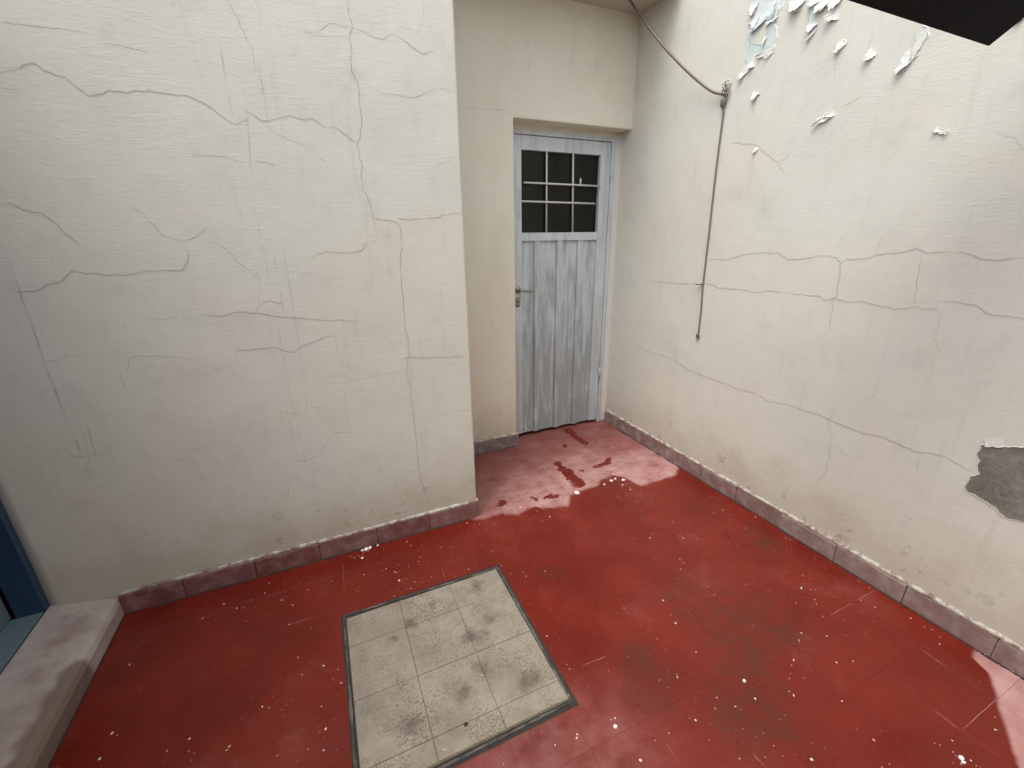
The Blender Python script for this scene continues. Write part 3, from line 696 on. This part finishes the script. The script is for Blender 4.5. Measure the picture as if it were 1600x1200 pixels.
# ------------------------------------------------------------------ door
d0 = empty('metal_door', (.88, DZ2 + .03, 0))
tag(d0, 'grey-blue ribbed metal door with a barred dark window in the recess', 'door')
YF = DZ2
leaf = empty('leaf', (0, 0, 0)); leaf.parent = d0
def dbox(name, x0, x1, z0, z1, y0, y1, mat, parent=d0, bev=.002): return box(name, (x0, y0, z0), (x1, y1, z1), M[mat], parent, bev)
bpy.data.objects.remove(leaf)
frm = dbox('door_frame', XO + .0005, XO + .024, .0, 1.945, YF - .004, .798, 'frame')
bm = bmesh.new(); bm_box(bm, Vector((1.2365, YF - .004, 0)) - d0.location, Vector((1.2675, .798, 1.945)) - d0.location, .002); link('door_frame', to_mesh(bm, 'door_frame'), M['frame'], d0)
dbox('door_head', XO + .025, 1.236, 1.921, 1.945, YF - .004, .798, 'frame')
dbox('stile', .541, .603, .030, 1.917, YF, YF + .036, 'frame')
dbox('stile', 1.157, 1.233, .022, 1.917, YF, YF + .036, 'frame')
dbox('rail', .6035, 1.1565, 1.842, 1.917, YF, YF + .036, 'frame')
dbox('rail', .6035, 1.1565, 1.337, 1.386, YF, YF + .036, 'frame')
xs = [.6035, .690, .735, .852, .903, 1.008, 1.060, 1.1565]
for i, (a, b) in enumerate(zip(xs, xs[1:])):
    if i % 2 == 0: dbox('sheet_panel', a + .0003, b - .0003, .028 - .001 * i, 1.3365, YF + .013, YF + .020, 'door', bev=0)
    else:
        bm = bmesh.new(); z0, z1 = .026 - .001 * i, 1.3365
        pr = [(a, YF + .024), (a + .004, YF + .001), (b - .004, YF + .001), (b, YF + .024)]
        A = [bm.verts.new(Vector((x, y, z0)) - d0.location) for x, y in pr]; B = [bm.verts.new(Vector((x, y, z1)) - d0.location) for x, y in pr]
        for j in range(4): bm.faces.new((A[j], A[(j + 1) % 4], B[(j + 1) % 4], B[j]))
        bm.faces.new(A[::-1]); bm.faces.new(B)
        bmesh.ops.bevel(bm, geom=[e for e in bm.edges], offset=.0012, segments=2, affect='EDGES')
        link('rib', to_mesh(bm, 'rib'), M['door'], d0)
# window: glass behind, upright bars, two horizontal rods in front that stop short
bx_ = [.6035, .775, .966, 1.1565]
for i, (a, b) in enumerate(zip(bx_, bx_[1:])):
    g = dbox('glass_pane', a + .001, b - .001, 1.3865, 1.8415, YF + .024, YF + .028, 'glass', bev=0)
    if i == 2:
        bm = bmesh.new(); gp = Vector((1.028, YF + .0235, 1.69)) - d0.location
        n_ = 9; vv = [bm.verts.new(gp + Vector((.006 * math.cos(t) * (1 + .3 * math.sin(3 * t)), 0, .021 * math.sin(t)))) for t in [2 * math.pi * q / n_ for q in range(n_)]]
        bm.faces.new(vv); link('paint_smear', to_mesh(bm, 'paint_smear'), M['chip'], g)
for x, x2 in ((.774, .778), (.958, .970)):
    tube('window_bar', [(x, YF + .008, 1.842), (x2, YF + .008, 1.386)], .0058, M['bar'], d0)
tube('window_bar', [(.617, YF - .0035, 1.667), (1.162, YF - .0035, 1.664)], .0058, M['bar'], d0)
tube('window_bar', [(.600, YF - .0035, 1.564), (1.125, YF - .0035, 1.560)], .0058, M['bar'], d0)
for z in (1.70, .35): tube('hinge', [(1.235, YF - .006, z), (1.235, YF - .006, z + .09)], .0065, M['frame'], d0)
hx, hz = .572, 1.043
hd = tube('handle', [(hx, YF + .002, hz), (hx, YF - .006, hz)], .021, M['steel'], d0, 16)
tube('lever', smooth_path([(hx, YF - .004, hz), (hx, YF - .04, hz), (hx + .012, YF - .048, hz - .001), (hx + .05, YF - .05, hz - .007), (hx + .082, YF - .046, hz - .010)], 5), .0088, M['steel'], hd)
tube('knob_collar', [(hx, YF - .005, hz), (hx, YF - .02, hz)], .012, M['steel'], hd, 12)
lk = dbox('lock_plate', hx - .018, hx + .016, .945, .995, YF - .004, YF + .001, 'steel', bev=.0015)
tube('lock_cylinder', [(hx - .001, YF - .003, .972), (hx - .001, YF - .011, .972)], .009, M['nail'], lk, 12)
dbox('lock_slot', hx - .014, hx + .010, .936, .943, YF - .0035, YF + .001, 'grime_and_shade', bev=0)
for x in (.612, .668): tube('rivet', [(x, YF + .013, .055), (x, YF + .0115, .055)], .006, M['grime_and_shade'], d0)
# unlit store room seen through the glass
rm = empty('store_room', (.9, 1.5, 0))
for a, b in (((.2, 2.0, 0), (1.7, 2.06, 2.3)), ((.2, .81, 0), (.26, 2.0, 2.3)), ((1.64, .81, 0), (1.7, 2.0, 2.3)), ((.2, .81, 2.3), (1.7, 2.06, 2.36)), ((.2, .81, -.05), (1.7, 2.06, -.004)), ((.2, .802, 0), (XO - .01, .809, 2.3)), ((1.29, .802, 0), (1.7, .809, 2.3)), ((XO - .01, .802, LINT - .02), (1.29, .809, 2.3))):
    box('room_wall', a, b, M['room'], rm)
tag(rm, 'unlit store room behind the dark barred window of the door', 'room')

# ------------------------------------------------------------------ blue door frame and sill at the left edge
bf = empty('blue_door_frame', (-1.70, -.4, .10))
tag(bf, 'dark blue metal door frame with pale blue bottom rail at the left edge', 'door frame')
box('jamb', (-1.726, -.012, .108), (HX - .0005, .30, 2.118), M['blue'], bf, .003)
box('jamb', (-1.726, -.948, .108), (HX - .0005, -.885, 2.118), M['blue'], bf, .003)
box('bottom_rail', (-1.800, -.884, .080), (-1.652, -.013, .112), M['ltblue'], bf, .003)
box('rail_edge', (-1.6515, -.884, .080), (-1.6455, -.013, .106), M['blue'], bf, .001)
box('track', (-1.748, -.88, .1125), (-1.738, -.02, .119), M['ltblue'], bf, .001)
box('stile', (-1.768, -.075, .1195), (-1.735, -.013, 2.10), M['ltblue'], bf, .002)
box('stile', (-1.768, -.880, .1195), (-1.735, -.830, 2.10), M['ltblue'], bf, .002)
box('glass_pane', (-1.754, -.829, .16), (-1.748, -.076, 2.09), M['glass'], bf)
box('panel_rail', (-1.765, -.829, .1195), (-1.737, -.076, .159), M['ltblue'], bf, .002)
ir = box('house_interior', (-3.0, -.95, .0), (-2.9, .3, 2.3), M['room']); tag(ir, 'dark wall inside the house seen through the glass door', 'wall')
box('room_wall', (-2.9, .301, 0), (HX - .085, .36, 2.3), M['room'], ir); box('room_wall', (-2.9, -1.02, 0), (HX - .225, -.951, 2.3), M['room'], ir); box('room_wall', (-2.9, -1.02, 2.301), (HX - .225, .36, 2.36), M['room'], ir)
bm = bmesh.new()
prof = [(-1.8005, .0), (-1.8005, .079), (-1.644, .079), (-1.644, .112), (-1.482, .073), (-1.463, .064), (-1.455, .048), (-1.4535, .0)]
N = 40; rows = []
for i in range(N + 1):
    y = -.0 + YL - .001 - (1.02) * i / N
    w = noise.noise(Vector((y * 14, 0, 3))) * .002
    rows.append([bm.verts.new((x + (w if j >= 4 and j < 7 else 0), y, z + (w if j in (4, 5) else 0))) for j, (x, z) in enumerate(prof)])
for A, B in zip(rows, rows[1:]):
    for j in range(len(prof)): bm.faces.new((A[j], A[(j + 1) % 8], B[(j + 1) % 8], B[j]))
bm.faces.new(rows[0]); bm.faces.new(rows[-1][::-1])
sill = link('door_sill', to_mesh(bm, 'door_sill'), M['sill'])
tag(sill, 'sloping concrete door sill with a damp brown streak by the blue frame', 'sill')

# ------------------------------------------------------------------ inspection cover
ang = R(-1.2)
cv = empty('inspection_cover', (-.363, -.692, 0)); cv.rotation_euler.z = 0
tag(cv, 'square concrete inspection cover of worn grey tiles set in the red floor', 'cover')
def cbox(name, x0, x1, y0, y1, z0, z1, mat, bev=.0015, par=cv): return box(name, (x0, y0, z0), (x1, y1, z1), M[mat], par, bev)
cbox('grime_bed', CX0 + .0005, CX1 - .0005, CY0 + .0005, CY1 - .0005, -.003, -.0004, 'grime_and_shade', 0)
# angle-iron rim, slightly skewed like the real one
def quadbar(name, a, b, w, z0, z1, mat, seed):
    a = Vector((*a, 0)); b = Vector((*b, 0)); d = (b - a).normalized(); n = Vector((-d.y, d.x, 0)); bm = bmesh.new(); N = 60; rows = []
    for i in range(N + 1):
        p = a.lerp(b, i / N); w_ = w * (1 + .5 * noise.noise(Vector((i * .23, seed, 0)))); p = p + n * .002 * noise.noise(Vector((i * .4, seed, 9))); zz = z1 + .0012 * noise.noise(Vector((i * .5, seed, 4)))
        rows.append([bm.verts.new(p + n * s * w_ / 2 + Vector((0, 0, z)) - cv.location) for s, z in ((-1, z0), (-1, zz), (1, zz), (1, z0))])
    for A, B in zip(rows, rows[1:]):
        for j in range(4): bm.faces.new((A[j], A[(j + 1) % 4], B[(j + 1) % 4], B[j]))
    bm.faces.new(rows[0]); bm.faces.new(rows[-1][::-1])
    return link(name, to_mesh(bm, name), M[mat], cv)
c4 = [(-.676, -.372), (-.049, -.386), (-.056, -1.004), (-.681, -1.009)]
for i in range(4): quadbar('iron_rim', c4[i], c4[(i + 1) % 4], .0075, -.001, .0028, 'iron', i * 3.1)
slabm = cbox('cover_slab', -.669, -.060, -.997, -.393, -.001, .0045, 'cjoint', 0)
X = [-.668, -.471, -.270, -.061]; Y = [-.395, -.527, -.730, -.931, -.995]
for i in range(3):
    for j in range(4):
        g = .0007
        o = cbox('cover_tile', X[i] + g, X[i + 1] - g, Y[j + 1] + g, Y[j] - g, .0046, .0085 + random.uniform(-.0006, .0006), 'cover', .0012)
hp = pix(728, 1132, 2, .0085)
tube('lifting_hole', [(hp.x, hp.y, .0080), (hp.x, hp.y, .0094)], .0065, M['grime_and_shade'], cv, 10)
sp_ = []
# ------------------------------------------------------------------ cable, cord, nails
cs = pix(983, -2, 2, 2.543)
ce = rp(-.048, 1.985, .012)
pxs = [(983, -2), (1000, 24), (1028, 62), (1060, 98), (1090, 126), (1113, 143), (1131, 151)]
t0 = (cs - CAM).dot(FW); t1 = (ce - CAM).dot(FW); path = []
for i, (x, y) in enumerate(pxs):
    d = FW + RT * ((x - 800) / FPX) - UP * ((y - 600) / FPX)
    path.append(CAM + d * (t0 + (t1 - t0) * (i / 6)))
path[-1] = ce
cab = tube('cable', smooth_path(path, 6), .0060, M['cable'], None, 8)
tag(cab, 'thin grey cable swooping from the ceiling corner to the wall hook', 'cable')
# tangle of wire at the hook
kn = empty('wall_hook', rp(-.048, 1.985)); tag(kn, 'rusty hook tangled with wire where cable and cord meet', 'hook')
kp = rp(-.048, 1.985)
tube('nail', [kp + Vector((.012, 0, 0)), kp + Vector((-.028, 0, .004))], .004, M['nail'], kn)
random.seed(5)
for q in range(6):
    c = kp + Vector((-.013, random.uniform(-.012, .012), random.uniform(-.035, .04)))
    pts = [c + Vector((random.uniform(-.009, .006), .013 * math.cos(a + q), .020 * math.sin(a))) for a in [2 * math.pi * s / 9 for s in range(10)]]
    tube('wire_loop', smooth_path(pts, 3), .0021 + .0006 * (q % 2), M['steel' if q % 2 else 'cord'], kn, 6)
tube('tape_knot', smooth_path([kp + Vector((-.010, 0, -.012)), kp + Vector((-.014, .002, -.03)), kp + Vector((-.010, .002, -.058))], 5), .011, M['cord'], kn, 8, lambda t: .004 + .009 * math.sin(math.pi * min(1, t * .9 + .1)))
c0 = rp(-.049, 1.93, .008); c1 = rp(-.060, 1.102, .007); c2 = rp(-.070, .835, .006)
cp = [c0, c0.lerp(c1, .33) + Vector((-.001, .003, 0)), c0.lerp(c1, .66) + Vector((0, .001, 0)), c1, c1.lerp(c2, .5) + Vector((0, -.003, 0)), c2]
cord = tube('cord', smooth_path(cp, 10), .0042, M['cord'], None, 7); tag(cord, 'grey cord hanging straight down the peeling wall', 'cord')
nl = tube('nail', [rp(-.066, 1.108, -.01), rp(-.050, 1.108, .02) + Vector((-.002, .010, 0)), rp(-.046, 1.108, .03) + Vector((0, .015, 0))], .005, M['nail'], None, 8); tag(nl, 'short nail sticking out halfway down the grey cord', 'nail')
hk = empty('cord_eyelet', rp(-.070, .828)); tag(hk, 'small rusty eyelet fixing the lower end of the cord', 'eyelet')
hp_ = rp(-.070, .826)
tube('screw', [hp_ + Vector((.01, 0, 0)), hp_ + Vector((-.012, 0, 0))], .004, M['grime_and_shade'], hk)
tube('ring', [hp_ + Vector((-.008, .011 * math.cos(a), .013 * math.sin(a))) for a in [2 * math.pi * s / 12 for s in range(13)]], .0028, M['cord'], hk, 6)

# ------------------------------------------------------------------ paint chips and specks on the floor
random.seed(11)
def chip_mesh(r, h):
    bm = bmesh.new(); n = random.randint(5, 7); A = []
    ph = random.random() * 6
    top = [Vector((r * random.uniform(.6, 1.1) * math.cos(ph + 2 * math.pi * i / n), r * random.uniform(.5, 1) * math.sin(ph + 2 * math.pi * i / n), 0)) for i in range(n)]
    a = [bm.verts.new(p) for p in top]; b = [bm.verts.new(p * .85 + Vector((0, 0, h * random.uniform(.6, 1.3)))) for p in top]
    for i in range(n): bm.faces.new((a[i], a[(i + 1) % n], b[(i + 1) % n], b[i]))
    bm.faces.new(b); bm.faces.new(a[::-1]); return to_mesh(bm, 'paint_chip')
big = [(901, 770, .027, 'largest white paint chip at the edge of the pale dried floor'), (955, 751, .019, None), (961, 748, .014, None), (974, 750, .020, None), (944, 757, .012, None), (973, 758, .007, None), (945, 739, .006, None), (958, 741, .006, None), (985, 765, .006, None),
       (572, 858, .018, 'white plaster crumb lying against the left skirting'), (578, 856, .014, None), (566, 860, .012, None), (566, 872, .009, 'small white crumb just below the crumbs at the left skirting'), (590, 852, .009, None), (624, 907, .007, 'white chip between the left skirting and the far edge of the cover'), (1163, 1064, .009, 'white chip on the brown scuffed floor patch right of the cover'), (961, 1136, .010, 'white chip on the open floor just right of the cover corner'), (1501, 1184, .011, 'larger, upper pale paint blob near the lower right corner of the floor'), (1505, 1191, .008, 'lower of the two pale paint blobs near the lower right corner'), (813, 793, .007, 'tiny white chip on the dried floor near the end of the left skirting'), (1252, 919, .006, 'small white chip on the wet red floor nearest the right skirting')]
loose = [(1240, 917, .004), (1051, 815, .005), (1180, 1091, .006), (1240, 1086, .006), (1001, 1187, .007), (1268, 1186, .006), (1316, 1095, .005), (1333, 1033, .005), (1292, 993, .004), (975, 950, .004), (1088, 1018, .005), (509, 1138, .006), (175, 1145, .006), (505, 1040, .005), (220, 1075, .004), (1556, 1140, .005)]
for x, y, r, lab in big:
    p = pix(x, y, 2, .001)
    o = link('paint_chip', chip_mesh(r * .72, .004), M['chip']); o.location = (p.x, p.y, .0004)
    if lab: tag(o, lab, 'paint chip', 'white paint chips fallen on the red floor')
    elif 940 <= x <= 990 and y < 770: tag(o, 'white paint chip in the cluster on the wet edge before the door', 'paint chip', 'chips clustered before the door')
    elif 560 <= x <= 595: tag(o, 'white crumb in the small heap against the left skirting', 'paint chip', 'crumbs against the left skirting')
    else: tag(o, 'small single white paint chip lying loose on the open red floor', 'paint chip', 'single chips on the open floor')
bm = bmesh.new()
def speck(x, y, r, z=.0009):
    n = random.randint(4, 6); ph = random.random() * 6; ex = random.uniform(.4, 1); ra = random.random() * 3
    c = Vector((x, y, z)); ring = []
    for i in range(n):
        a = ph + 2 * math.pi * i / n; q = Vector((r * random.uniform(.5, 1.2) * math.cos(a), ex * r * random.uniform(.5, 1.2) * math.sin(a), -.0012)); q.rotate(Matrix.Rotation(ra, 3, 'Z')); ring.append(bm.verts.new(c + q))
    t = bm.verts.new(c + Vector((0, 0, .0006)))
    for i in range(n): bm.faces.new((ring[i], ring[(i + 1) % n], t))
for x, y, r in loose: p = pix(x, y, 2, .001); speck(p.x, p.y, r)
cnt = 0
while cnt < 860:
    x = random.uniform(-1.43, 1.28); y = random.uniform(-1.9, .55)
    if CX0 - .01 < x < CX1 + .01 and CY0 - .01 < y < CY1 + .01: continue
    if x < .02 and y > -.03: continue
    dens = .30 + .9 * noise.noise(Vector((x * 1.7, y * 1.7, 2)))
    if y > .05: dens *= .35
    if random.random() > dens: continue
    speck(x, y, .0012 + .0040 * random.random() ** 2.6); cnt += 1
for cx, cy_, n, s in ((962, 752, 40, .05), (572, 862, 26, .04), (980, 775, 25, .07), (660, 905, 18, .05), (830, 1180, 16, .10), (1500, 1182, 14, .03)):
    p = pix(cx, cy_, 2, 0)
    for i in range(n):
        x, y = p.x + random.gauss(0, s), p.y + random.gauss(0, s * .8)
        if (CX0 - .01 < x < CX1 + .01 and CY0 - .01 < y < CY1 + .01) or (x < .02 and y > -.006): continue
        speck(x, y, .0014 + .0036 * random.random() ** 2)
M['speck'] = simple('dusty_speck', (.62, .57, .52), .8, 9, .4)
st = link('paint_specks', to_mesh(bm, 'paint_specks'), M['speck'])
st['kind'] = 'stuff'; st['label'] = 'fine white paint specks scattered over the red floor'; st['category'] = 'specks'
# ground beyond the yard
gr = box('ground', (-60, -60, -.30), (60, 60, -.13), M['ground']); structure(gr)
